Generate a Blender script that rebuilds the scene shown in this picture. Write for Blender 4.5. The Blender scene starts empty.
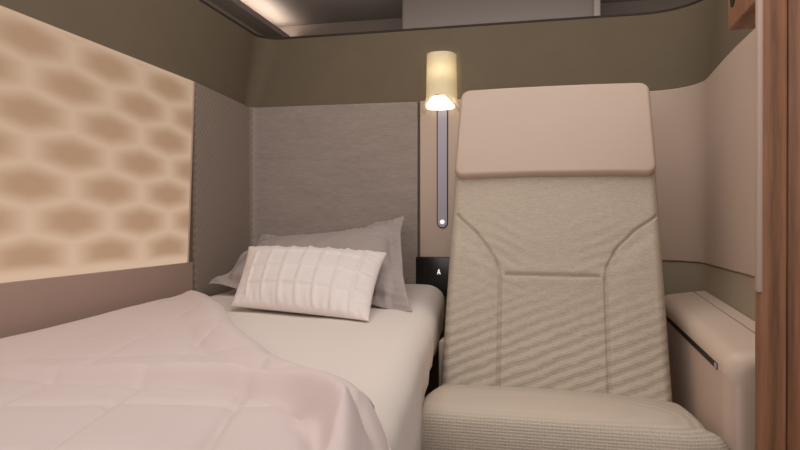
import bpy, bmesh, math, random
from mathutils import Vector, noise

random.seed(4)
scene = bpy.context.scene
COL = scene.collection

# ------------------------------------------------------------------ helpers
def sm(a, b, x):
    t = max(0.0, min(1.0, (x - a) / (b - a)))
    return t * t * (3 - 2 * t)

def lerp(a, b, t):
    return a + (b - a) * t

def mesh_obj(name, verts, faces, mat, parent=None, smooth=True, origin=None, auto=None):
    """verts in WORLD coordinates; parent empties are never rotated."""
    if origin is None:
        if parent is not None:
            origin = Vector(parent['_w'])
        else:
            xs = [v[0] for v in verts]; ys = [v[1] for v in verts]; zs = [v[2] for v in verts]
            origin = Vector(((min(xs) + max(xs)) / 2, (min(ys) + max(ys)) / 2, min(zs)))
    origin = Vector(origin)
    me = bpy.data.meshes.new(name)
    me.from_pydata([tuple(Vector(v) - origin) for v in verts], [], faces)
    bm = bmesh.new(); bm.from_mesh(me)
    bmesh.ops.remove_doubles(bm, verts=bm.verts, dist=1e-6)
    bmesh.ops.dissolve_degenerate(bm, edges=bm.edges, dist=1e-7)
    bmesh.ops.recalc_face_normals(bm, faces=bm.faces)
    bm.to_mesh(me); bm.free()
    for p in me.polygons:
        p.use_smooth = smooth
    if auto is not None:
        me.set_sharp_from_angle(angle=math.radians(auto))
    me.materials.append(mat)
    o = bpy.data.objects.new(name, me)
    COL.objects.link(o)
    if parent is not None:
        o.parent = parent
        o.location = origin - Vector(parent['_w'])
        o['_w'] = tuple(origin)
    else:
        o.location = origin
        o['_w'] = tuple(origin)
    return o

def thing(name, label, cat, loc, group=None):
    o = bpy.data.objects.new(name, None)
    o.empty_display_size = 0.05
    COL.objects.link(o)
    o.location = loc
    o['_w'] = tuple(loc)
    o['label'] = label; o['category'] = cat
    if group: o['group'] = group
    return o

def tag(o, label, cat):
    o['label'] = label; o['category'] = cat
    return o

def struct(o):
    o['kind'] = 'structure'
    return o

def grid_faces(nu, nv, closed_u=False):
    f = []
    for j in range(nv - 1):
        for i in range(nu - 1 if not closed_u else nu):
            i2 = (i + 1) % nu
            f.append((j * nu + i, j * nu + i2, (j + 1) * nu + i2, (j + 1) * nu + i))
    return f

def box_geo(x0, x1, y0, y1, z0, z1, bevel=0.0, seg=3):
    bm = bmesh.new()
    bmesh.ops.create_cube(bm, size=1)
    for v in bm.verts:
        v.co = Vector((lerp(x0, x1, v.co.x + .5), lerp(y0, y1, v.co.y + .5), lerp(z0, z1, v.co.z + .5)))
    if bevel > 0:
        bmesh.ops.bevel(bm, geom=bm.edges[:], offset=bevel, segments=seg, profile=0.5, affect='EDGES')
    bm.verts.index_update()
    vs = [v.co[:] for v in bm.verts]
    fs = [[v.index for v in f.verts] for f in bm.faces]
    bm.free()
    return vs, fs

def prism(poly, f0, f1):
    """poly: list of 2D points; f0/f1 map a 2D point to 3D on the two caps."""
    n = len(poly)
    vs = [f0(p) for p in poly] + [f1(p) for p in poly]
    fs = [list(range(n)), list(range(2 * n - 1, n - 1, -1))]
    for i in range(n):
        j = (i + 1) % n
        fs.append((i, j, n + j, n + i))
    return vs, fs

def merge(*geos):
    V, F = [], []
    for vs, fs in geos:
        k = len(V)
        V += list(vs); F += [[i + k for i in f] for f in fs]
    return V, F

def edge_spacing(n, k=0.85):
    """values -1..1 packed towards the ends"""
    out = []
    for i in range(n):
        a = -1 + 2 * i / (n - 1)
        out.append(lerp(a, math.sin(a * math.pi / 2), k))
    return out

def seg_dist(px, py, pts):
    best = 9.0
    for (ax, ay), (bx, by) in zip(pts, pts[1:]):
        dx, dy = bx - ax, by - ay
        L = dx * dx + dy * dy
        t = max(0, min(1, ((px - ax) * dx + (py - ay) * dy) / L)) if L else 0
        d = math.hypot(px - ax - t * dx, py - ay - t * dy)
        best = min(best, d)
    return best

# ------------------------------------------------------------------ materials
class NT:
    def __init__(s, name):
        s.m = bpy.data.materials.new(name); s.m.use_nodes = True
        s.t = s.m.node_tree; s.b = s.t.nodes['Principled BSDF']; s.out = s.t.nodes['Material Output']
    def n(s, typ, **kw):
        nd = s.t.nodes.new(typ)
        for k, v in kw.items():
            if k.startswith('i_'):
                nd.inputs[int(k[2:])].default_value = v
            else:
                setattr(nd, k, v)
        return nd
    def l(s, a, b):
        s.t.links.new(a, b)
    def math(s, op, a, b=None, c=None):
        nd = s.n('ShaderNodeMath', operation=op)
        for k, x in enumerate((a, b, c)):
            if x is None: continue
            if isinstance(x, (int, float)): nd.inputs[k].default_value = x
            else: s.l(x, nd.inputs[k])
        return nd.outputs[0]
    def mix(s, fac, a, b):
        nd = s.n('ShaderNodeMix', data_type='RGBA')
        for sock, x in ((nd.inputs[0], fac), (nd.inputs[6], a), (nd.inputs[7], b)):
            if isinstance(x, (int, float)): sock.default_value = x
            elif isinstance(x, tuple): sock.default_value = (*x, 1)
            else: s.l(x, sock)
        return nd.outputs[2]
    def coords(s, scale=(1, 1, 1), rot=(0, 0, 0)):
        tc = s.n('ShaderNodeTexCoord'); mp = s.n('ShaderNodeMapping')
        mp.inputs['Scale'].default_value = scale; mp.inputs['Rotation'].default_value = rot
        s.l(tc.outputs['Object'], mp.inputs[0])
        return mp.outputs[0]
    def noise(s, vec, scale, detail=3, rough=.5):
        nd = s.n('ShaderNodeTexNoise')
        nd.inputs['Scale'].default_value = scale; nd.inputs['Detail'].default_value = detail
        nd.inputs['Roughness'].default_value = rough
        s.l(vec, nd.inputs['Vector'])
        return nd.outputs[0]
    def wave(s, vec, scale, dist=0.0, direction='X', detail=2, dscale=1.0):
        nd = s.n('ShaderNodeTexWave', wave_type='BANDS', bands_direction=direction)
        nd.inputs['Scale'].default_value = scale; nd.inputs['Distortion'].default_value = dist
        nd.inputs['Detail'].default_value = detail; nd.inputs['Detail Scale'].default_value = dscale
        s.l(vec, nd.inputs['Vector'])
        return nd.outputs['Fac']
    def bump(s, h, strength, dist=.01):
        nd = s.n('ShaderNodeBump'); nd.inputs['Strength'].default_value = strength
        nd.inputs['Distance'].default_value = dist
        s.l(h, nd.inputs['Height']); s.l(nd.outputs[0], s.b.inputs['Normal'])
    def base(s, x):
        if isinstance(x, tuple): s.b.inputs['Base Color'].default_value = (*x, 1)
        else: s.l(x, s.b.inputs['Base Color'])
    def rough(s, r, spec=.3):
        s.b.inputs['Roughness'].default_value = r
        s.b.inputs['Specular IOR Level'].default_value = spec

def lin(r, g, b):
    f = lambda c: (c / 255 / 12.92) if c / 255 <= .04045 else ((c / 255 + .055) / 1.055) ** 2.4
    return (f(r), f(g), f(b))

def sc(c, k):
    return tuple(max(0, min(1, x * k)) for x in c)

def plain(name, col, rough=.6, spec=.3, var=.06, vscale=6, bump=0.0, bscale=200):
    t = NT(name); v = t.coords()
    f = t.noise(v, vscale)
    t.base(t.mix(f, sc(col, 1 - var), sc(col, 1 + var)))
    t.rough(rough, spec)
    if bump: t.bump(t.noise(v, bscale, 2), bump, .002)
    return t.m

def fabric_mat(name, col, streak=(20, 20, 260), fine=420, amt=.16):
    t = NT(name); v = t.coords(streak)
    a = t.noise(v, 1.0, 3, .6)
    b = t.noise(t.coords(), fine, 2, .6)
    c = t.math('ADD', t.math('MULTIPLY', a, .6), t.math('MULTIPLY', b, .4))
    d = t.math('MULTIPLY_ADD', t.math('SUBTRACT', c, .5), 2.6, .5)
    t.base(t.mix(d, sc(col, 1 - amt), sc(col, 1 + amt)))
    t.rough(.95, .1)
    t.bump(c, .5, .0015)
    return t.m

# colours
OLIVE = lin(116, 104, 86)
PINK = lin(202, 180, 163)
M = {}
M['olive'] = plain('olive_wall_covering', OLIVE, .8, .2, .07, 9, .25, 160)
M['pink'] = plain('pink_beige_laminate', PINK, .55, .35, .03, 4)
M['pink_low'] = plain('pink_brown_laminate', lin(172, 146, 133), .6, .3, .03, 4)
M['leather'] = plain('pink_beige_leather', lin(193, 172, 156), .5, .35, .03, 5, .12, 500)
M['console'] = plain('cream_pink_shell', lin(217, 197, 179), .40, .42, .02, 4)
M['console_body'] = plain('pink_console_shell', lin(212, 189, 173), .5, .35, .02, 4)
M['strip_white'] = plain('pale_edge_trim', lin(190, 165, 150), .45, .4, .02, 4)
M['dark'] = plain('dark_slot', lin(48, 40, 38), .5, .3)
M['black'] = plain('black_gloss_plastic', lin(30, 25, 26), .3, .5, .02)
M['rim'] = plain('dark_brown_rim', lin(62, 51, 45), .6, .2, .05)
M['ceil'] = plain('cabin_ceiling_lining', lin(128, 118, 111), .6, .3, .06, 3)
M['ceil_dark'] = plain('cabin_dark_lining', lin(132, 120, 111), .7, .2, .06, 3)
M['bin'] = plain('overhead_bin_grey', lin(116, 108, 104), .5, .3, .04, 3)
M['floor'] = plain('dark_carpet', lin(70, 62, 58), .95, .1, .2, 80, .4, 400)
M['sheet'] = plain('ivory_cotton_sheet', lin(224, 213, 205), .9, .1, .02, 8, .10, 300)
M['duvet'] = plain('white_duvet_cotton', lin(216, 200, 196), .9, .1, .02, 8, .08, 300)
M['white_pillow'] = plain('white_pillow_cotton', lin(228, 218, 214), .9, .1, .02, 8, .10, 350)
M['grey_pillow'] = plain('grey_pillow_cotton', lin(172, 160, 155), .9, .1, .03, 10, .10, 350)
M['metal'] = plain('brushed_lavender_metal', lin(176, 170, 184), .35, .5, .03, 10)
M['side_fabric'] = None

def headboard_mat():
    t = NT('headboard_woven_fabric')
    col = lin(163, 150, 142)
    a = t.noise(t.coords((26, 26, 190)), 1.0, 3, .6)
    b = t.noise(t.coords((1, 1, 1)), 330, 2, .6)
    big = t.noise(t.coords((5, 5, 30)), 1.0, 2, .5)
    c = t.math('ADD', t.math('ADD', t.math('MULTIPLY', a, .45), t.math('MULTIPLY', b, .30)), t.math('MULTIPLY', big, .25))
    d = t.math('MULTIPLY_ADD', t.math('SUBTRACT', c, .5), 3.0, .5)
    t.base(t.mix(d, sc(col, .80), sc(col, 1.18)))
    t.rough(.95, .1); t.bump(c, .6, .0015)
    return t.m
M['headboard'] = headboard_mat()

def side_mat():
    # ribbed weave seen edge-on: fine upright ribs crossed by shallow waves
    t = NT('ribbed_side_fabric')
    col = lin(150, 135, 124)
    w = t.wave(t.coords((1, 1, 1), (math.radians(-52), 0, 0)), 19.0, 2.2, 'Z', 2, .5)
    b = t.noise(t.coords((1, 60, 260)), 1.0, 2, .6)
    c = t.math('ADD', t.math('MULTIPLY', w, .42), t.math('MULTIPLY', b, .58))
    t.base(t.mix(c, sc(col, .76), sc(col, 1.22)))
    t.rough(.95, .1); t.bump(c, .5, .002)
    return t.m
M['side_fabric'] = side_mat()

def seat_mat(name, kind):
    t = NT(name)
    col = lin(187, 174, 158) if kind == 'back' else lin(206, 192, 175)
    fine = t.noise(t.coords(), 380, 2, .65)
    mel = t.noise(t.coords((60, 60, 200)), 1.0, 3, .6)
    if kind == 'back':
        w = t.wave(t.coords((1, 1, 1), (0, math.radians(22), 0)), 12.0, 2.0, 'Z', 2, 1.6)
        w2 = t.wave(t.coords((1, 1, 1), (0, math.radians(19), 0)), 46, 1.0, 'Z', 1, 2)
        sep = t.n('ShaderNodeSeparateXYZ'); t.l(t.coords(), sep.inputs[0])
        mr = t.n('ShaderNodeMapRange', interpolation_type='SMOOTHSTEP')
        mr.inputs[1].default_value = .74; mr.inputs[2].default_value = .46
        t.l(sep.outputs[2], mr.inputs[0])
        wv = t.math('MULTIPLY', t.math('SUBTRACT', t.math('ADD', t.math('MULTIPLY', w, .75), t.math('MULTIPLY', w2, .25)), .5), mr.outputs[0])
        c = t.math('ADD', t.math('ADD', t.math('MULTIPLY', fine, .55), t.math('MULTIPLY', mel, .45)), t.math('MULTIPLY', wv, .52))
        d = t.math('MULTIPLY_ADD', t.math('SUBTRACT', c, .5), 2.4, .5)
        t.base(t.mix(d, sc(col, .80), sc(col, 1.16)))
        t.bump(c, .55, .003)
    else:
        sep = t.n('ShaderNodeSeparateXYZ'); t.l(t.coords(), sep.inputs[0])
        r = t.wave(t.coords(), 53, 2.2, 'Z', 2, 7)
        st = t.wave(t.coords(), 42, 6.0, 'X', 2, 6)
        c = t.math('ADD', t.math('ADD', t.math('MULTIPLY', r, .36), t.math('MULTIPLY', st, .16)), t.math('MULTIPLY', fine, .55))
        mr = t.n('ShaderNodeMapRange', interpolation_type='SMOOTHSTEP')
        # ribs strengthen and the tone darkens down the front of the cushion
        mr.inputs[1].default_value = .438; mr.inputs[2].default_value = .422
        t.l(sep.outputs[2], mr.inputs[0])
        c2 = t.math('ADD', t.math('MULTIPLY', t.math('SUBTRACT', c, .5), t.math('MULTIPLY_ADD', mr.outputs[0], .85, .12)), t.math('MULTIPLY_ADD', mr.outputs[0], -.10, .55))
        t.base(t.mix(c2, sc(col, .60), sc(col, 1.20)))
        t.bump(c2, .6, .003)
    t.rough(.95, .1)
    return t.m
M['seat_back'] = seat_mat('oatmeal_knit_backrest', 'back')
M['seat_cush'] = seat_mat('oatmeal_knit_cushion', 'cushion')

def wood_mat():
    t = NT('walnut_veneer')
    v = t.coords((1, 1, .06))
    w = t.noise(v, 120, 5, .65)
    w2 = t.wave(t.coords((1, 1, .045)), 9, 5.0, 'X', 3, 1.6)
    c = t.math('ADD', t.math('MULTIPLY', w, .72), t.math('MULTIPLY', w2, .28))
    d = t.math('MULTIPLY_ADD', t.math('SUBTRACT', c, .5), 2.0, .5)
    t.base(t.mix(d, lin(112, 75, 53), lin(166, 116, 85)))
    t.rough(.45, .4); t.bump(c, .08, .002)
    return t.m
M['wood'] = wood_mat()

def honeycomb_mat(y0, z0, cs, h, zlo, zhi):
    """backlit screen: flat-top hexagonal cells, luminous walls, dimmer hearts"""
    t = NT('backlit_honeycomb_screen')
    tc = t.n('ShaderNodeNewGeometry'); sep = t.n('ShaderNodeSeparateXYZ')
    t.l(tc.outputs['Position'], sep.inputs[0])
    Y, Z = sep.outputs[1], sep.outputs[2]
    def wrap(x, per):
        return t.math('WRAP', x, per / 2, -per / 2)
    def hexd(oy, oz):
        qx = t.math('ABSOLUTE', wrap(t.math('SUBTRACT', Y, y0 + oy), 2 * cs))
        qz = t.math('ABSOLUTE', wrap(t.math('SUBTRACT', Z, z0 + oz), h))
        hv = .030; R = h / 2 - hv                   # half the upright wall, and the top corner of a cell
        ux = t.math('DIVIDE', qx, cs)
        sl = t.math('ADD', t.math('DIVIDE', qz, R), t.math('MULTIPLY', ux, 1 - hv / R))
        hx = t.math('SMOOTH_MAX', ux, sl, .15)
        el = t.math('SQRT', t.math('ADD', t.math('POWER', ux, 2.0), t.math('POWER', t.math('DIVIDE', qz, R), 2.0)))
        return t.math('ADD', t.math('MULTIPLY', hx, .75), t.math('MULTIPLY', el, .25))
    d = t.math('MINIMUM', hexd(0, 0), hexd(cs, h / 2))
    mr = t.n('ShaderNodeMapRange', interpolation_type='SMOOTHSTEP')
    mr.inputs[1].default_value = .27; mr.inputs[2].default_value = 1.14
    t.l(d, mr.inputs[0])
    def edge(x, a, b):
        q = t.n('ShaderNodeMapRange', interpolation_type='SMOOTHSTEP')
        q.inputs[1].default_value = a; q.inputs[2].default_value = b
        t.l(x, q.inputs[0]); return q.outputs[0]
    rim = t.math('MAXIMUM', edge(Z, zlo + .045, zlo + .012), edge(Z, zhi - .03, zhi - .004))
    wall = t.math('MAXIMUM', mr.outputs[0], rim)
    col = t.mix(wall, lin(166, 133, 107), lin(206, 178, 154))
    # emission graded by height, standing in for lamps along the lower edge
    up = t.n('ShaderNodeMapRange')
    up.inputs[1].default_value = zlo; up.inputs[2].default_value = zhi
    up.inputs[3].default_value = 1.12; up.inputs[4].default_value = .84
    t.l(Z, up.inputs[0])
    t.base(lin(120, 100, 80)); t.rough(.6, .2)
    t.l(col, t.b.inputs['Emission Color'])
    t.l(t.math('MULTIPLY', up.outputs[0], 0.77), t.b.inputs['Emission Strength'])
    return t.m

def emit_mat(name, col, st):
    t = NT(name); t.base(sc(col, .8))
    t.b.inputs['Emission Color'].default_value = (*col, 1)
    t.b.inputs['Emission Strength'].default_value = st
    return t.m

def shade_mat():
    t = NT('cream_glass_shade')
    t.base(lin(240, 232, 210)); t.rough(.45, .4)
    tr = t.n('ShaderNodeBsdfTranslucent'); tr.inputs[0].default_value = (*lin(246, 238, 214), 1)
    mx = t.n('ShaderNodeMixShader'); mx.inputs[0].default_value = .45
    t.l(t.b.outputs[0], mx.inputs[1]); t.l(tr.outputs[0], mx.inputs[2])
    t.l(mx.outputs[0], t.out.inputs[0])
    return t.m

# ------------------------------------------------------------------ the suite shell
XL, XR, YB = -1.20, 0.50, 2.45
Z1, Z2 = 1.331, 1.586          # top of the panels, top of the suite wall
ZP = 0.714                      # bottom of the panels
YF = -0.6                       # how far the walls run behind the camera

def plan_path(xl, xr, yb, rl, rr, yl, yr, nc=10, ns=8, nb=14):
    """left wall -> back wall -> right wall, with index of the break points"""
    pts = []
    for i in range(ns): pts.append((xl, lerp(yl, yb - rl, i / ns)))
    a = len(pts)
    for i in range(nc + 1):
        t = math.pi - (math.pi / 2) * i / nc
        pts.append((xl + rl + rl * math.cos(t), yb - rl + rl * math.sin(t)))
    for i in range(1, nb): pts.append((lerp(xl + rl, xr - rr, i / nb), yb))
    for i in range(nc + 1):
        t = math.pi / 2 - (math.pi / 2) * i / nc
        pts.append((xr - rr + rr * math.cos(t), yb - rr + rr * math.sin(t)))
    b = len(pts) - 1
    for i in range(1, ns + 1): pts.append((xr, lerp(yb - rr, yr, i / ns)))
    return pts, a, b

P0, ia, ib = plan_path(XL, XR, YB, .045, .17, YF, 1.36)
P1, _, _ = plan_path(XL + .06, XR + .01, YB, .085, .20, YF, 1.36)

def shell(levels, i0, i1, thick, zext):
    """levels: list of (z, path). A wall with thickness outwards."""
    n = i1 - i0 + 1
    inner = [(p[0], p[1], z) for z, pa in levels for p in pa[i0:i1 + 1]]
    def outp(pa):
        o = []
        for i in range(i0, i1 + 1):
            a = Vector(pa[max(i - 1, 0)]); b = Vector(pa[min(i + 1, len(pa) - 1)])
            d = (b - a).normalized(); nn = Vector((-d.y, d.x))
            o.append((pa[i][0] + nn.x * thick, pa[i][1] + nn.y * thick))
        return o
    outer = [(p[0], p[1], z) for z, pa in levels for p in outp(pa)]
    nl = len(levels)
    F = grid_faces(n, nl)
    k = n * nl
    F += [tuple(i + k for i in f) for f in grid_faces(n, nl)]
    for i in range(n - 1):
        F.append((i, i + 1, k + i + 1, k + i))
        t = (nl - 1) * n
        F.append((t + i, t + i + 1, k + t + i + 1, k + t + i))
    for j in range(nl - 1):
        for e in (0, n - 1):
            F.append((j * n + e, (j + 1) * n + e, k + (j + 1) * n + e, k + j * n + e))
    return inner + outer, F

lv = [(0, P0), (ZP, P0), (Z1, P0), (Z2, P1)]
last = len(P0) - 1
for nm, i0, i1 in (('wall_left', 0, ia), ('wall_back', ia, ib), ('wall_right', ib, last)):
    v, f = shell(lv, i0, i1, .04, 0)
    struct(mesh_obj(nm, v, f, M['olive'], auto=30))

# dark rim capping the suite wall
v, f = shell([(Z2 + .001, P1), (Z2 + .009, P1)], 0, last, .05, 0)
struct(mesh_obj('trim_1', v, f, M['rim'], auto=30))

# pink-brown lower lining of the left wall, below the lit screen
vs, fs = box_geo(XL, XL + .010, YF, 2.0, 0.0, ZP - .001, .002, 2)
struct(mesh_obj('trim_2', vs, fs, M['pink_low'], auto=30))

# floor and the cabin beyond
vs, fs = box_geo(-1.70, 2.2, -1.6, 3.75, -.06, 0)
struct(mesh_obj('floor', vs, fs, M['floor'], smooth=False))
CZ, CX, CY = 2.0, -1.57, 3.57
vs, fs = box_geo(CX - .12, 2.2, -1.6, CY + .12, CZ, CZ + .08)
struct(mesh_obj('ceiling', vs, fs, M['ceil'], smooth=False))
vs, fs = merge(box_geo(CX - .10, CX, -1.6, CY, 0.0, CZ - .03))
struct(mesh_obj('wall_cabin_side', vs, fs, M['ceil_dark'], smooth=False))
vs, fs = box_geo(CX - .10, 2.2, CY, CY + .08, 0.0, CZ - .001)
struct(mesh_obj('wall_cabin_end', vs, fs, M['ceil_dark'], smooth=False))

# light cove along the cabin ceiling edge
cove = thing('cove_light', 'slim lit ceiling strip running above the left suite wall', 'ceiling light', (CX + .05, 2.0, CZ - .105))
vs, fs = merge(box_geo(CX + .001, CX + .10, .6, CY - .03, CZ - .105, CZ - .095), box_geo(CX + .092, CX + .10, .6, CY - .03, CZ - .095, CZ - .075))
mesh_obj('housing', vs, fs, M['ceil_dark'], cove, smooth=False)
vs, fs = box_geo(CX + .030, CX + .075, .62, CY - .05, CZ - .0945, CZ - .085)
mesh_obj('diffuser', vs, fs, emit_mat('cove_glow', lin(255, 240, 226), 16.0), cove, smooth=False)

# grey overhead bin hanging beyond the back wall
binr = thing('overhead_bin', 'grey overhead bin hanging beyond the dark rim of the back wall', 'overhead bin', (-.245, 3.22, 1.60))
vs, fs = box_geo(-.70, .20, 3.05, 3.45, 1.60, CZ - .001, .012, 3)
mesh_obj('bin_body', vs, fs, M['bin'], binr, auto=30)
vs, fs = box_geo(.185, .215, 3.035, 3.45, 1.595, CZ - .001, .006, 2)
mesh_obj('end_cap', vs, fs, plain('bin_end_cap', lin(146, 134, 130), .5, .3), binr, auto=30)

# ------------------------------------------------------------------ lit honeycomb screen
zlo, zhi = ZP, Z1
honey = honeycomb_mat(1.573, .767, .1425, .1705, zlo, zhi)
scr = thing('honeycomb_light_panel', 'glowing amber honeycomb light panel on the left wall above the bed', 'light panel', (XL + .006, 1.2, ZP))
poly = [(-.35, ZP), (1.965, ZP), (2.005, Z1), (-.35, Z1)]
vs, fs = prism(poly, lambda p: (XL + .001, p[0], p[1]), lambda p: (XL + .009, p[0], p[1]))
mesh_obj('lit_screen', vs, fs, honey, scr, smooth=False)
# thin edge bead at the head end of the screen
vs, fs = prism([(1.9655, ZP), (1.970, ZP), (2.010, Z1), (2.0055, Z1)], lambda p: (XL + .001, p[0], p[1]), lambda p: (XL + .013, p[0], p[1]))
mesh_obj('edge_bead', vs, fs, M['strip_white'], scr, smooth=False)

# ------------------------------------------------------------------ headboard
hb = thing('headboard', 'grey-brown woven fabric headboard wrapping the corner behind the pillows', 'headboard', (-.84, YB - .02, .56))
def wrapped(i_from, i_to, off, th, z0, z1, extra0=None, extra1=None):
    """panel following the plan path P0, standing off the wall by `off`"""
    pts = []
    for i in range(i_from, i_to + 1):
        a = Vector(P0[max(i - 1, 0)]); b = Vector(P0[min(i + 1, last)])
        d = (b - a).normalized(); nn = Vector((d.y, -d.x))
        pts.append((Vector(P0[i]), nn))
    if extra0: pts = [(Vector(extra0[0]), Vector(extra0[1]))] + pts
    if extra1: pts = pts + [(Vector(extra1[0]), Vector(extra1[1]))]
    r = .004
    prof = [(off, z0), (off + th - r, z0), (off + th, z0 + r), (off + th, z1 - r), (off + th - r, z1), (off, z1)]
    n = len(prof)
    V = [];
    for p, nn in pts:
        for o, z in prof:
            V.append((p.x + nn.x * o, p.y + nn.y * o, z))
    F = []
    for j in range(len(pts) - 1):
        for i in range(n):
            i2 = (i + 1) % n
            F.append((j * n + i, j * n + i2, (j + 1) * n + i2, (j + 1) * n + i))
    F.append(tuple(range(n)))
    F.append(tuple((len(pts) - 1) * n + i for i in range(n)))
    return V, F
mid = ia + 5
vs, fs = wrapped(ia, mid, .001, .016, .56, Z1 - .001, extra0=((XL, 2.012), (1, 0)))
vs = [(x, y, z - (.016 * sm(2.1, 2.42, y) if z > 1 else 0)) for x, y, z in vs]
mesh_obj('side_panel', vs, fs, M['side_fabric'], hb, auto=40)
vs, fs = wrapped(mid, ia + 10, .001, .016, .56, Z1 - .001, extra1=((-.497, YB), (0, -1)))
# the top edge drops a little towards the lamp
vs = [(x, y, z - (.016 + .004 * sm(-1.1, -.5, x) if z > 1 else 0)) for x, y, z in vs]
mesh_obj('back_panel', vs, fs, M['headboard'], hb, auto=40)

# pink lining that runs behind the seat and round the right corner
iR = [i for i in range(last + 1) if P0[i][0] > -.40 and i > ia + 8]
vs, fs = wrapped(iR[0], last, .001, .010, ZP, Z1, extra0=((-.487, YB), (0, -1)))
vs = [(x, y, z - (.018 * sm(1.9, 2.4, y) if z > 1 else 0)) for x, y, z in vs]
tag(mesh_obj('curved_wall_panel', vs, fs, M['pink'], auto=30),
    'smooth pink-beige wall panel curving round the corner behind the seat', 'wall panel')

# strip over the olive wall, paler colour standing in for bounce off the console
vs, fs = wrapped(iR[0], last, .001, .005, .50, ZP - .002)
struct(mesh_obj('trim_bounce_tint', vs, fs, plain('olive_bounce_tint', lin(170, 158, 136), .7, .25, .05, 8), auto=30))

# ------------------------------------------------------------------ socket panel in the gap
sp = thing('socket_panel', 'small black socket panel with a white letter between pillows and seat', 'socket panel', (-.43, 2.43, .57))
vs, fs = box_geo(-.503, -.34, 2.427, 2.4395, .57, .718, .005, 3)
mesh_obj('panel_body', vs, fs, M['black'], sp, auto=30)
def glyph_A(cx, cz, w, h, y0, y1):
    t = w * .22
    a = [(-w / 2, 0), (-w / 2 + t, 0), (t * .45, h), (-t * .45, h)]
    b = [(w / 2, 0), (t * .5, h), (-t * .5, h), (w / 2 - t * 1.25, 0)]
    c = [(-w * .26, h * .26), (w * .26, h * .26), (w * .2, h * .42), (-w * .2, h * .42)]
    g = [prism(p, lambda q: (cx + q[0], y0, cz + q[1]), lambda q: (cx + q[0], y1, cz + q[1])) for p in (a, b, c)]
    return merge(*g)
vs, fs = glyph_A(-.413, .652, .014, .019, 2.4255, 2.4275)
mesh_obj('seat_letter', vs, fs, emit_mat('lit_letter', lin(235, 228, 224), .8), sp, smooth=False)
vs, fs = box_geo(-.468, -.466, 2.4262, 2.428, .60, .71)
mesh_obj('panel_seam', vs, fs, M['dark'], sp, smooth=False)

# ------------------------------------------------------------------ reading lamp
lamp = thing('reading_lamp', 'cream wall reading lamp glowing above a slim metal rail', 'lamp', (-.405, 2.44, .95))
LX = -.402
def tube_half(cx, cy, rx0, ry0, rx1, ry1, z0, z1, arch, th=.005):
    """front-facing curved shade; the lower edge is cut by an arch"""
    n, m = 40, 18
    V = []
    for lay in (0, 1):
        for j in range(m + 1):
            for i in range(n + 1):
                a = math.pi + math.pi * i / n           # left -> front -> right
                ca, sa = math.cos(a), math.sin(a)
                low = z0 + arch * max(0.0, 1 - (abs(ca) / .96) ** 2.0)
                z = lerp(low, z1, j / m)
                k = (z - z0) / (z1 - z0)
                fl = .012 * (1 - sm(0, .22, k))
                rx = lerp(rx0, rx1, k) + fl - th * lay
                ry = lerp(ry0, ry1, k) + fl * .5 - th * lay
                e = lambda c, p: math.copysign(abs(c) ** p, c)
                V.append((cx + rx * e(ca, .75), cy + ry * e(sa, .75), z - (th if (lay and j == m) else 0)))
    w = n + 1
    F = grid_faces(w, m + 1)
    k = w * (m + 1)
    F += [tuple(i + k for i in f) for f in grid_faces(w, m + 1)]
    for i in range(n):
        F.append((i, i + 1, k + i + 1, k + i))
    for j in range(m):
        for e2 in (0, n):
            F.append((j * w + e2, (j + 1) * w + e2, k + (j + 1) * w + e2, k + j * w + e2))
    t0 = m * w
    F.append(tuple(range(t0, t0 + w)))                 # closed top
    F.append(tuple(k + i for i in range(t0, t0 + w)))
    return V, F
ZS0, ZS1 = 1.268, 1.478
vs, fs = tube_half(LX, 2.436, .058, .085, .055, .075, ZS0, ZS1, .052)
mesh_obj('lamp_shade', vs, fs, shade_mat(), lamp, auto=50)
# frosted bulb insert that fills the arch
V = []; n = 28; prof = [(0, ZS0 + .004), (.90, ZS0 + .004), (1.0, ZS0 + .012), (1.0, ZS0 + .024), (.92, ZS0 + .036), (.7, ZS0 + .047), (.4, ZS0 + .053), (0, ZS0 + .055)]
for r, z in prof:
    for i in range(n):
        a = 2 * math.pi * i / n
        V.append((LX + .0545 * r * math.cos(a), 2.396 + .038 * r * math.sin(a), z))
vs, fs = V, grid_faces(n, len(prof), True)
mesh_obj('bulb', vs, fs, emit_mat('warm_bulb', lin(255, 246, 232), 1.7), lamp)
def stadium(cx, z0, z1, w, n=10):
    r = w / 2
    p = []
    for i in range(n + 1):
        a = math.pi + math.pi * i / n
        p.append((cx + r * math.cos(a), z0 + r + r * math.sin(a)))
    p += [(cx + r, z1), (cx - r, z1)]
    return p
RX = -.401
vs, fs = prism(stadium(RX, .826, 1.30, .043), lambda p: (p[0], 2.440, p[1]), lambda p: (p[0], 2.4365, p[1]))
mesh_obj('rail_surround', vs, fs, M['dark'], lamp, smooth=False)
vs, fs = prism(stadium(RX, .830, 1.30, .035), lambda p: (p[0], 2.438, p[1]), lambda p: (p[0], 2.434, p[1]))
mesh_obj('rail', vs, fs, M['metal'], lamp, smooth=False)
V = []; n = 16
for r, y in ((1, 2.4345), (1, 2.4315), (.8, 2.430), (0, 2.430)):
    for i in range(n):
        a = 2 * math.pi * i / n
        V.append((RX + .0085 * r * math.cos(a), y, .850 + .0085 * r * math.sin(a)))
mesh_obj('switch_button', V, grid_faces(n, 4, True), emit_mat('lit_button', lin(245, 236, 240), .9), lamp)

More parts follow.
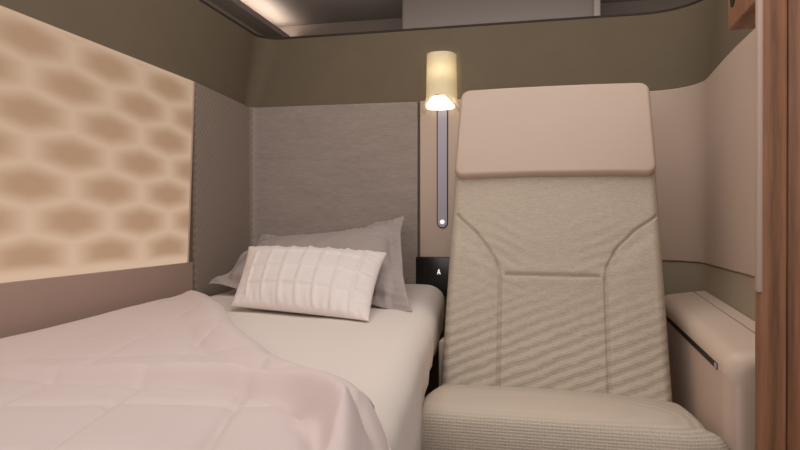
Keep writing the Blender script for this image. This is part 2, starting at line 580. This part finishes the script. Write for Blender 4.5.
# ------------------------------------------------------------------ bed
ZB = .60
def bed_edge(y):
    return -.39 + (2.43 - y) * .119
base = thing('bed_base', 'pink-beige bed base box under the mattress beside the seat', 'bed base', (-.8, 1.2, 0))
def slab(xl, off, y0, y1, z0, z1):
    p = [(xl, y0), (bed_edge(y0) - off, y0), (bed_edge(y1) - off, y1), (xl, y1)]
    return prism(p, lambda q: (q[0], q[1], z0), lambda q: (q[0], q[1], z1))
vs, fs = slab(XL + .012, .085, .10, 2.39, .08, .438)
mesh_obj('base_box', vs, fs, M['pink_low'], base, smooth=False)
vs, fs = slab(XL + .03, .12, .14, 2.40, 0.0, .08)
mesh_obj('plinth', vs, fs, M['dark'], base, smooth=False)

def mattress():
    ny = 70
    ys = [lerp(.08, 2.425, i / (ny - 1)) for i in range(ny)]
    # denser near the head end
    ys = sorted(set([round(y, 5) for y in ys] + [2.425 - .05 * (k / 8) ** 2 for k in range(9)]))
    ny = len(ys)
    V = []; 
    for y in ys:
        xe = bed_edge(y)
        e = 2.425 - y
        rise = math.sqrt(max(0, 1 - (1 - min(e / .05, 1)) ** 2))     # rounded head end
        top = ZB + .018 * math.exp(-((y - 2.35) / .12) ** 2) * rise
        zt = lerp(.54, top, rise)
        xl = lerp(-1.085, -1.165, sm(.8, 2.2, y))
        zb = lerp(.54, .458, rise)
        wob = .012 * noise.noise((y * 4.0, 1.7, 0)) + .006 * noise.noise((y * 11, 5, 0))
        hang = .030 * sm(1.65, 1.0, y)
        ring = [(xl, zb), (xl, zt - .03), (xl + .012, zt - .008)]
        for i in range(1, 20):
            x = lerp(xl + .012, xe - .07, i / 20)
            ring.append((x, zt + .0035 * noise.noise((x * 3.5, y * 3.5, 2)) + .0022 * noise.noise((x * 9 + y * 4, y * 7, 7))))
        r = .055
        for i in range(9):
            a = math.pi / 2 * (1 - i / 8)
            ring.append((xe - .07 + (.07 + wob * .5) * math.cos(a), zt - r + r * math.sin(a)))
        ring.append((xe + wob * .8 + hang * .3, lerp(zt - r, zb, .5)))
        ring.append((xe - .004 + wob + hang * .6, lerp(zt - r, zb, .85) - hang))
        ring.append((xe - .016 + wob + hang * .6, zb - hang))
        ring.append((xe - .06, zb - .0))
        V.append(ring)
    n = len(V[0])
    vs = [(x, y, z) for y, ring in zip(ys, V) for x, z in ring]
    fs = grid_faces(n, ny, True)
    fs.append(tuple(range(n))); fs.append(tuple((ny - 1) * n + i for i in range(n)))
    return vs, fs
vs, fs = mattress()
tag(mesh_obj('mattress', vs, fs, M['sheet'], auto=60), 'made-up bed mattress in a smooth ivory fitted sheet', 'mattress')

# pillows: four corners, thickness along the normal
def pillow(P, tf, tb, n=49, pinch=.05, flange=0.0, quilt=None, crinkle=.002, seed=0, lift=None):
    bl, br, tl, tr = [Vector(p) for p in P]
    nrm = ((br - bl).cross(tl - bl)).normalized()
    W = ((br - bl).length + (tr - tl).length) / 2; H = ((tl - bl).length + (tr - br).length) / 2
    A = edge_spacing(n, .6)
    V = []
    for side in (1, -1):
        for b in A:
            for a in A:
                fl = flange
                ax = a * (1 - pinch * (1 - b * b) * abs(a) ** 3)
                bx = b * (1 - pinch * 1.1 * (1 - a * a) * abs(b) ** 3)
                s, t = (ax + 1) / 2, (bx + 1) / 2
                p = (bl * (1 - s) + br * s) * (1 - t) + (tl * (1 - s) + tr * s) * t
                # body inside the flange
                fa = min(1, abs(a) / (1 - 2 * fl / W)) if fl else abs(a)
                fb = min(1, abs(b) / (1 - 2 * fl / H)) if fl else abs(b)
                pw = .46 if fl else .62
                body = (max(0, 1 - fa ** 2.6) ** pw) * (max(0, 1 - fb ** 2.6) ** pw)
                edge = max(0, 1 - max(abs(a), abs(b)) ** 30)
                th = (tf if side > 0 else tb) * body + .004 * edge
                d = 0
                if side > 0:
                    cr = noise.noise((ax * W * 9 + seed, bx * H * 9, seed)) * crinkle * 1.6
                    # creases fanning in from the seams
                    rim = sm(.55, .95, max(fa, fb))
                    cr += crinkle * 1.3 * rim * math.sin(38 * (ax * W if fb > fa else bx * H) * 3 + 3 * noise.noise((ax * 3, bx * 3, seed)))
                    d += cr * edge
                    if quilt:
                        nx, nz = quilt
                        qx = (s * nx) % 1; qz = (t * nz) % 1
                        dx = min(qx, 1 - qx) * W / nx; dz = min(qz, 1 - qz) * H / nz
                        g = max(math.exp(-(dx / .0042) ** 2), math.exp(-(dz / .0042) ** 2))
                        d += (.0066 * g - .0040) * sm(.1, .5, body) 
                elif fl:
                    d = 0
                p = p + nrm * side * (th) + nrm * d
                if fl:       # the free flange waves
                    wv = sm(.0, .08, max(fa, fb) - .93)
                    p = p + nrm * (.010 * wv * math.sin(9 * ax + 6 * bx + seed))
                if lift: p.z += lift(s, t)
                V.append(tuple(p))
    F = grid_faces(n, n)
    k = n * n
    F += [tuple(reversed([i + k for i in f])) for f in grid_faces(n, n)]
    for i in range(n - 1):
        for a, b in (((i), (i + 1)), ((n - 1) * n + i, (n - 1) * n + i + 1), (i * n, (i + 1) * n), (i * n + n - 1, (i + 1) * n + n - 1)):
            F.append((a, b, k + b, k + a))
    return V, F

vs, fs = pillow([(-1.15, 2.03, .632), (-.372, 1.75, .604), (-1.09, 2.31, .800), (-.515, 2.28, .880)],
                .060, .026, 71, .06, .050, None, .0030, 3, lambda s, t: -.042 * t * t * math.sin(math.pi * min(1, s * 1.02)) ** 1.0 if 0 < s < 1 else 0)
tag(mesh_obj('grey_pillow', vs, fs, M['grey_pillow']), 'large grey pillow with a flat flange border leaning on the headboard', 'pillow')
vs, fs = pillow([(-.868, 1.655, .616), (-.440, 1.553, .604), (-.945, 1.92, .770), (-.485, 1.915, .756)],
                .052, .030, 97, .045, 0, (8, 4), .0012, 8)
tag(mesh_obj('quilted_pillow', vs, fs, M['white_pillow']), 'small white grid-quilted pillow propped in front of the grey pillow', 'pillow')

# duvet, folded back
def catmull(pts, t):
    n = len(pts) - 1
    x = min(max(t, 0), .99999) * n
    i = int(x); f = x - i
    p0 = pts[max(i - 1, 0)]; p1 = pts[i]; p2 = pts[i + 1]; p3 = pts[min(i + 2, n)]
    return tuple(.5 * ((2 * b) + (-a + c) * f + (2 * a - 5 * b + 4 * c - d) * f * f + (-a + 3 * b - 3 * c + d) * f ** 3) for a, b, c, d in zip(p0, p1, p2, p3))
EDGE = [(-1.150, 1.94), (-1.05, 1.87), (-.90, 1.67), (-.74, 1.42), (-.585, 1.20), (-.40, .97), (-.285, .862), (-.200, .780), (-.155, .69)]
RIDGE = [(-1.19, 1.03), (-1.05, .96), (-.92, .895), (-.72, .82), (-.53, .785), (-.38, .77), (-.275, .722), (-.215, .665), (-.185, .58)]
FOOT_Y = .09
def duvet():
    ns, nq = 210, 260
    S = [i / (ns - 1) for i in range(ns)]
    S = [1 - (1 - s) ** 1.25 for s in S]
    Q = [(j / (nq - 1)) ** 1.25 for j in range(nq)]
    edge_pl = [catmull(EDGE, i / 60) for i in range(61)]
    ridge_pl = [catmull(RIDGE, i / 160) for i in range(161)]
    top = []
    for q in Q:
        for s in S:
            ex, ey = catmull(EDGE, s)
            gx, gy = lerp(-1.07, -.185, s), FOOT_Y
            x, y = lerp(ex, gx, q), lerp(ey, gy, q)
            dE = seg_dist(x, y, edge_pl)
            rx = lerp(-.155, -.185, (y - .69) / (FOOT_Y - .69))
            dR = (rx - x) * .7 if y < .80 else 9
            dF = y - FOOT_Y + .0
            d = min(dE, dF + .02)
            if dR < 9:
                k_ = .018
                d = max(0, -k_ * math.log(math.exp(-d / k_) + math.exp(-max(dR, 0) / k_))) if d < .3 else min(d, max(dR, 0))
            dL = x - lerp(-1.150, -1.07, q)
            d = min(d, max(dL, 0) * 1.5 + .004)
            r = .06
            pr = math.sqrt(max(0, 1 - (1 - min(max(d, 0) / r, 1)) ** 2))
            T = .036
            # quilting seams (two families)
            u1 = (x + .30 * (y - .66) + .50) / .150
            u2 = (y - .12 * (x + .5) - .655) / .170
            n1 = noise.noise((x * 2, y * 2, 4)) * .08
            f1 = abs((u1 + n1 + .5) % 1 - .5) * .150
            f2 = abs((u2 + n1 + .5) % 1 - .5) * .170
            g1 = math.exp(-(f1 / .008) ** 2); g2 = math.exp(-(f2 / .008) ** 2)
            puff = min(1, f1 / .05) ** .6 * min(1, f2 / .05) ** .6
            dRid = seg_dist(x, y, ridge_pl)
            below = 0
            # ridge of the fold: rolled hem
            pinch = .96 + .04 * min(1, f1 / .03)
            rid = .027 * math.exp(-(dRid / .018) ** 2) * pinch
            groove = -.009 * math.exp(-((dRid - .031) / .011) ** 2)
            # the flap (between hem and edge) lies double
            quilt_amt = .55 if dE < dRid * 1.2 else 1.0
            h = T + quilt_amt * (-.0058 * g1 - .0046 * g2 + .0038 * puff) * (1 - .75 * math.exp(-(dRid / .035) ** 2)) + rid + groove
            wr = .010 * noise.noise((x * 2.6, y * 2.6, 11)) + .0035 * noise.noise((x * 7 + y * 3, y * 8, 3)) + .0012 * noise.noise((x * 22, y * 15 + x * 9, 5))
            h += wr
            h *= lerp(lerp(.12, .5, sm(1.2, 1.7, y)), 1, sm(-1.05, lerp(-.38, -.80, sm(1.2, 1.7, y)), x))
            # a softer crease parallel to the turned edge
            h += .008 * math.exp(-((dE - .05) / .03) ** 2) - .007 * math.exp(-((dE - .115) / .016) ** 2) * sm(-1.0, -.7, x)
            z = ZB + .006 + h * pr
            # droop over the side of the mattress
            be = bed_edge(y)
            z -= .9 * max(0, x - (be - .035)) ** 1.0 * (1 if y < .8 else 0) * .9
            top.append((x, y, z))
    bot = [(x, y, min(z - .004, ZB + .005 - (.9 * max(0, x - (bed_edge(y) - .01)) if y < .8 else 0))) for x, y, z in top]
    F = grid_faces(ns, nq)
    k = ns * nq
    F += [tuple(reversed([i + k for i in f])) for f in grid_faces(ns, nq)]
    for i in range(ns - 1):
        F.append((i, i + 1, k + i + 1, k + i)); b = (nq - 1) * ns
        F.append((b + i, b + i + 1, k + b + i + 1, k + b + i))
    for j in range(nq - 1):
        for e in (0, ns - 1):
            F.append((j * ns + e, (j + 1) * ns + e, k + (j + 1) * ns + e, k + j * ns + e))
    return top + bot, F
vs, fs = duvet()
tag(mesh_obj('duvet', vs, fs, M['duvet']), 'puffy white quilted duvet folded back diagonally across the bed', 'duvet')

# ------------------------------------------------------------------ the seat
seat = thing('cabin_seat', 'oatmeal knit cabin seat with a pink leather headrest beside the bed', 'seat', (.003, 1.72, 0))
LL = math.hypot(.38, .93)
SB = Vector((.003, 1.72, .36)); ES = Vector((0, .38 / LL, .93 / LL)); EN = Vector((0, -.93 / LL, .38 / LL)); EX = Vector((1, 0, 0))
def on_back(x, s, h):
    return tuple(SB + EX * x + ES * s + EN * h)
SEAM_L = [(-.275, .555), (-.261, .539), (-.220, .501), (-.180, .448), (-.152, .400), (-.143, .35), (-.142, .30), (-.140, .06), (-.140, -.05)]
SEAM_R = [(.285, .553), (.274, .541), (.225, .505), (.175, .451), (.147, .395), (.142, .35), (.142, .30), (.143, .06), (.143, -.05)]
TUCK = [(-.127, .369), (-.06, .3675), (.06, .3675), (.125, .367)]
def plate(w0, w1, s0, s1, front, back, r, nx, ny, disp, corner=0.0, h0=0.0):
    """rounded slab lying on the reclined plane: widths w0 (bottom) w1 (top)"""
    xs = edge_spacing(nx, .55); ss = edge_spacing(ny, .55)
    V = []
    for side in (1, -1):
        for b in ss:
            for a in xs:
                s = lerp(s0, s1, (b + 1) / 2)
                w = lerp(w0, w1, (b + 1) / 2) / 2
                hs = (s1 - s0) / 2
                x = a * w; sy = b * hs
                if corner:
                    # round the outline corners: pull points in the corner square onto the arc
                    cx, cy = w - corner, hs - corner
                    if abs(x) > cx and abs(sy) > cy:
                        dx, dy = (abs(x) - cx) / corner, (abs(sy) - cy) / corner
                        m = max(dx, dy); l = math.hypot(dx, dy)
                        if l > 0:
                            k = m / l
                            x = math.copysign(cx + dx * k * corner, x); sy = math.copysign(cy + dy * k * corner, sy)
                        d = corner * (1 - m)
                    else:
                        d = min(w - abs(x), hs - abs(sy))
                else:
                    d = min(w - abs(x), hs - abs(sy))
                q = math.sqrt(max(0, 1 - (1 - min(max(d, 0) / r, 1)) ** 2))
                sc_ = (s0 + s1) / 2 + sy
                if side > 0:
                    h = front * q + (disp(x, sc_, a, b) * q if disp else 0)
                else:
                    h = -back * q
                V.append(on_back(x, sc_, h + h0))
    F = grid_faces(nx, ny)
    k = nx * ny
    F += [tuple(reversed([i + k for i in f])) for f in grid_faces(nx, ny)]
    return V, F
def back_disp(x, s, a, b):
    d = 0
    dl = seg_dist(x, s, SEAM_L); dr = seg_dist(x, s, SEAM_R)
    for dd in (dl, dr):
        d -= .009 * math.exp(-(dd / .0037) ** 2)
    # bolsters outside the seams stand a little prouder
    xs_l = -.142 if s < .36 else lerp(-.142, -.275, sm(.36, .555, s))
    if s < .56:
        out = sm(0, .05, abs(x) - abs(xs_l) - .004)
        d += .010 * out * sm(.56, .40, s)
    dt = seg_dist(x, s, TUCK)
    d -= .0075 * math.exp(-(dt / .0028) ** 2)
    d += .003 * math.exp(-(max(0, dt - .012) / .022) ** 2) * sm(.002, .012, dt) * sm(.17, .10, abs(x))
    # small pulls in the cloth radiating from the tuck ends and the seams
    m = math.exp(-((abs(x) - .15) / .09) ** 2) * math.exp(-((s - .42) / .12) ** 2)
    d += .0012 * m * math.sin(170 * (s - .45 * abs(x)) + 2.5 * noise.noise((x * 9, s * 9, 2)))
    d += .0022 * noise.noise((x * 7, s * 9, 6))
    d += .010 * (1 - a * a)
    return d
# front of the slab sits on the reference plane: thickness grows backwards
vs, fs = plate(.600, .586, -.03, .975, .040, .060, .028, 250, 390, back_disp, .03, -.045)
mesh_obj('backrest', vs, fs, M['seat_back'], seat)
def head_disp(x, s, a, b):
    return .008 * (1 - a * a) + .004 * (1 - b * b) + .0012 * noise.noise((x * 8, s * 8, 1))
vs, fs = plate(.582, .570, .671, .979, .016, .030, .011, 80, 70, head_disp, .030, .004)
vs = [Vector(v) for v in vs]
mesh_obj('headrest', [tuple(v) for v in vs], fs, M['leather'], seat)
# seat cushion: profile swept across, rounded at both ends
def cushion():
    x0, x1 = -.318, .378
    prof = []   # (y, z) from the back round the top and front
    P = [(1.74, .415), (1.68, .425), (1.60, .437), (1.53, .444), (1.47, .446), (1.43, .442), (1.402, .428), (1.388, .403), (1.380, .37), (1.376, .32), (1.378, .26), (1.40, .225), (1.50, .22), (1.74, .22)]
    m = 90
    for i in range(m + 1):
        prof.append(catmull(P, i / m))
    cy, cz = 1.56, .31
    A = edge_spacing(90, .75)
    V = []
    for a in A:
        w = (x1 - x0) / 2; x = (x0 + x1) / 2 + a * w
        d = w - abs(x - (x0 + x1) / 2)
        # right end falls away in a long soft curve
        dr = x1 - x
        r = .055 if a > 0 else .045
        q = math.sqrt(max(0, 1 - (1 - min(d / r, 1)) ** 2))
        soft = -.012 * sm(.14, .0, dr) - .008 * sm(.40, .1, dr)
        crown = .004 * (1 - a * a)
        for y, z in prof:
            zz = z
            if z > cz: zz = cz + (z - cz) * (.25 + .75 * q) + (soft + crown) * (z - cz) / .11
            yy = y
            if y < cy:
                yy = cy - (cy - y) * (.62 + .38 * (q ** .8)) + .020 * sm(.12, 0, dr) * (cy - y) / .18 * (1 if a > 0 else 0)
            zz += .0015 * noise.noise((x * 8, yy * 8, 3)) - .004
            xx = x if x < .20 else x - (x - .20) / .178 * .032 * sm(1.43, 1.46, yy)
            V.append((xx, yy, zz))
    n = len(prof)
    F = grid_faces(n, len(A), True)
    F.append(tuple(range(n))); F.append(tuple((len(A) - 1) * n + i for i in range(n)))
    return V, F
vs, fs = cushion()
mesh_obj('seat_cushion', vs, fs, M['seat_cush'], seat)
vs, fs = box_geo(-.318, -.25, 1.86, 1.93, .0, .505, .006, 2)
mesh_obj('back_shell', vs, fs, M['console'], seat, auto=30)
vs, fs = box_geo(-.27, .31, 1.30, 1.80, .0, .225, .015, 3)
mesh_obj('seat_base', vs, fs, M['pink_low'], seat, auto=30)

# ------------------------------------------------------------------ console beside the seat
con = thing('armrest_console', 'cream-pink armrest console with a rounded lid on the right of the seat', 'armrest', (.43, 1.9, 0))
def con_geo(part):
    # body section in x-z, swept in y, with rounded front
    CXL, CXR, CF, CBk, CT = .352, .492, 1.455, 2.30, .583
    r = .038
    sec = [(CXL, .0), (CXL, CT - r)]
    for i in range(1, 9):
        a = math.pi - math.pi / 2 * i / 8
        sec.append((CXL + r + r * math.cos(a), CT - r + r * math.sin(a)))
    sec += [(.455, CT + .010), (CXR, CT + .014), (CXR, .0)]
    sp = .5375
    if part == 'body': sec = [(CXL, .0), (CXL, sp), (CXR, sp), (CXR, .0)]
    else: sec = [(CXL, sp + .0005)] + sec[1:-1] + [(CXR, sp + .0005)]
    n = len(sec)
    V = []
    R = .038
    st = [(0, 0)]
    for i in range(1, 9):
        a = math.pi / 2 * i / 8
        st.append((R * math.sin(a), R * (1 - math.cos(a))))
    # front face point: shrink section inwards at the very front
    ys = []
    for i in range(9):
        a = math.pi / 2 * i / 8
        ys.append((CF + R * (1 - math.sin(a)), R * (1 - math.cos(a))))
    ys = ys[::-1]            # from the face back: inset R -> 0
    ys += [(lerp(CF + R, CBk, k / 12), 0) for k in range(1, 13)]
    for y, ins in ys:
        for x, z in sec:
            xx = x + ins if x < .44 else x
            zz = z - ins * .8 if z > .3 else z
            if x < .44:
                xx = x + ins * (1 - max(0, (x - CXL)) / .10)
            if z > .3: zz += .032 * max(0, y - 1.50) / .80 - .004
            V.append((xx, y, zz))
    F = grid_faces(n, len(ys), True)
    F.append(tuple(range(n))); F.append(tuple((len(ys) - 1) * n + i for i in range(n)))
    return V, F
vs, fs = con_geo('body')
mesh_obj('console_body', vs, fs, M['console_body'], con, auto=35)
vs, fs = con_geo('lid')
mesh_obj('lid', vs, fs, M['console'], con, auto=35)
# slot with its dark recess and a pale catch
def slot_poly(y0, y1, z0, z1):
    return [(y0, z0), (y1, z0), (y1, z1), (y0, z1)]
vs, fs = prism([(1.525, .530), (2.26, .5465), (2.26, .560), (1.525, .5435)], lambda p: (.3505, p[0], p[1]), lambda p: (.358, p[0], p[1]))
mesh_obj('slot', vs, fs, M['dark'], con, smooth=False)
vs, fs = prism(slot_poly(1.528, 1.545, .532, .5425), lambda p: (.3492, p[0], p[1]), lambda p: (.352, p[0], p[1]))
mesh_obj('slot_catch', vs, fs, M['metal'], con, smooth=False)
vs, fs = prism([(1.50, .5865), (2.29, .6185), (2.29, .6205), (1.50, .5895)], lambda p: (.4545, p[0], p[1] + .0015), lambda p: (.457, p[0], p[1] + .0015))
mesh_obj('lid_seam', vs, fs, plain('seam_shadow_gap', lin(168, 146, 130), .6, .2), con, smooth=False)

# ------------------------------------------------------------------ wooden door post
post = thing('wooden_door_post', 'tall walnut door post with a pale edge strip at the right', 'door post', (.60, 1.33, 0))
PY0, PY1 = 1.29, 1.315
vs, fs = merge(box_geo(.3655, .4125, PY0, PY1, 0.0, CZ - .002, .006, 4), box_geo(.4145, .90, PY0 + .006, PY1, 0.0, CZ - .002, .004, 3))
mesh_obj('post_panel', vs, fs, M['wood'], post, auto=30)
vs, fs = box_geo(.411, .416, PY0 + .010, PY1 - .01, 0.0, CZ - .003)
mesh_obj('joint_gap', vs, fs, plain('dark_walnut_gap', lin(58, 34, 24), .6, .2), post, smooth=False)
vs, fs = box_geo(.3625, .3722, PY0 - .004, PY0 + .016, .722, 1.278, .004, 3)
mesh_obj('edge_strip', vs, fs, M['strip_white'], post, auto=30)
# wooden bracket behind the post, with a flat dark disc for the shade of its round hole
bvs, bfs = box_geo(.374, .55, PY1, 1.54, 1.266, 1.42, .004, 3)
br = mesh_obj('wood_bracket', bvs, bfs, M['wood'], post, auto=30)
V = []; n = 20
for r, x in ((1.0, .3742), (1.0, .3733), (0, .3733)):
    for i in range(n):
        a = 2 * math.pi * i / n
        V.append((x, 1.500 + .020 * r * math.cos(a), 1.324 + .020 * r * math.sin(a)))
mesh_obj('hole_disc', V, grid_faces(n, 3, True), M['dark'], post)

# ------------------------------------------------------------------ light
def area(name, loc, target, sx, sy, power, col):
    l = bpy.data.lights.new(name, 'AREA'); l.shape = 'RECTANGLE'; l.size = sx; l.size_y = sy
    l.energy = power; l.color = col
    o = bpy.data.objects.new(name, l); COL.objects.link(o)
    o.location = loc
    o.rotation_euler = (Vector(target) - Vector(loc)).to_track_quat('-Z', 'Y').to_euler()
    return o
area('ceiling_lamp', (-.02, 1.15, 1.97), (-.02, 1.15, 0), 1.7, 1.9, 19, (1.0, .95, .91))
area('rear_fill', (-.3, -1.1, 1.6), (-.4, 1.6, .75), 1.8, 1.0, 17, (1.0, .94, .92))  # unseen fill added behind the camera to brighten the suite and the bin
area('cabin_ceiling_fill', (-.3, 2.62, 1.45), (-.3, 3.0, 2.0), 1.8, .08, 6, (1.0, .92, .86))  # unseen light added behind the back wall to brighten the cabin ceiling
pl = bpy.data.lights.new('lamp_bulb_light', 'POINT'); pl.energy = .17; pl.color = (1.0, .92, .76); pl.shadow_soft_size = .02
po = bpy.data.objects.new('lamp_bulb_light', pl); COL.objects.link(po); po.location = (LX, 2.395, 1.41)

w = bpy.data.worlds.new('cabin_world'); scene.world = w; w.use_nodes = True
bg = w.node_tree.nodes['Background']
bg.inputs[0].default_value = (.58, .52, .49, 1); bg.inputs[1].default_value = .85

# ------------------------------------------------------------------ camera
cam = bpy.data.cameras.new('camera'); co = bpy.data.objects.new('camera', cam); COL.objects.link(co)
cam.sensor_width = 36; cam.lens = 36 * 650 / 800; cam.clip_start = .02
co.location = (0, 0, .85)
th = math.atan(151 / 650); pt = math.atan(3 / 650)
co.rotation_euler = (math.pi / 2 - pt, 0, th)
scene.camera = co

for o in list(scene.objects):
    if '_w' in o: del o['_w']
vsn = scene.view_settings
vsn.view_transform = 'Standard'; vsn.look = 'None'; vsn.gamma = 1; vsn.use_curve_mapping = False
vsn.exposure = 0.0
scene.cycles.use_denoising = True
scene.cycles.max_bounces = 8
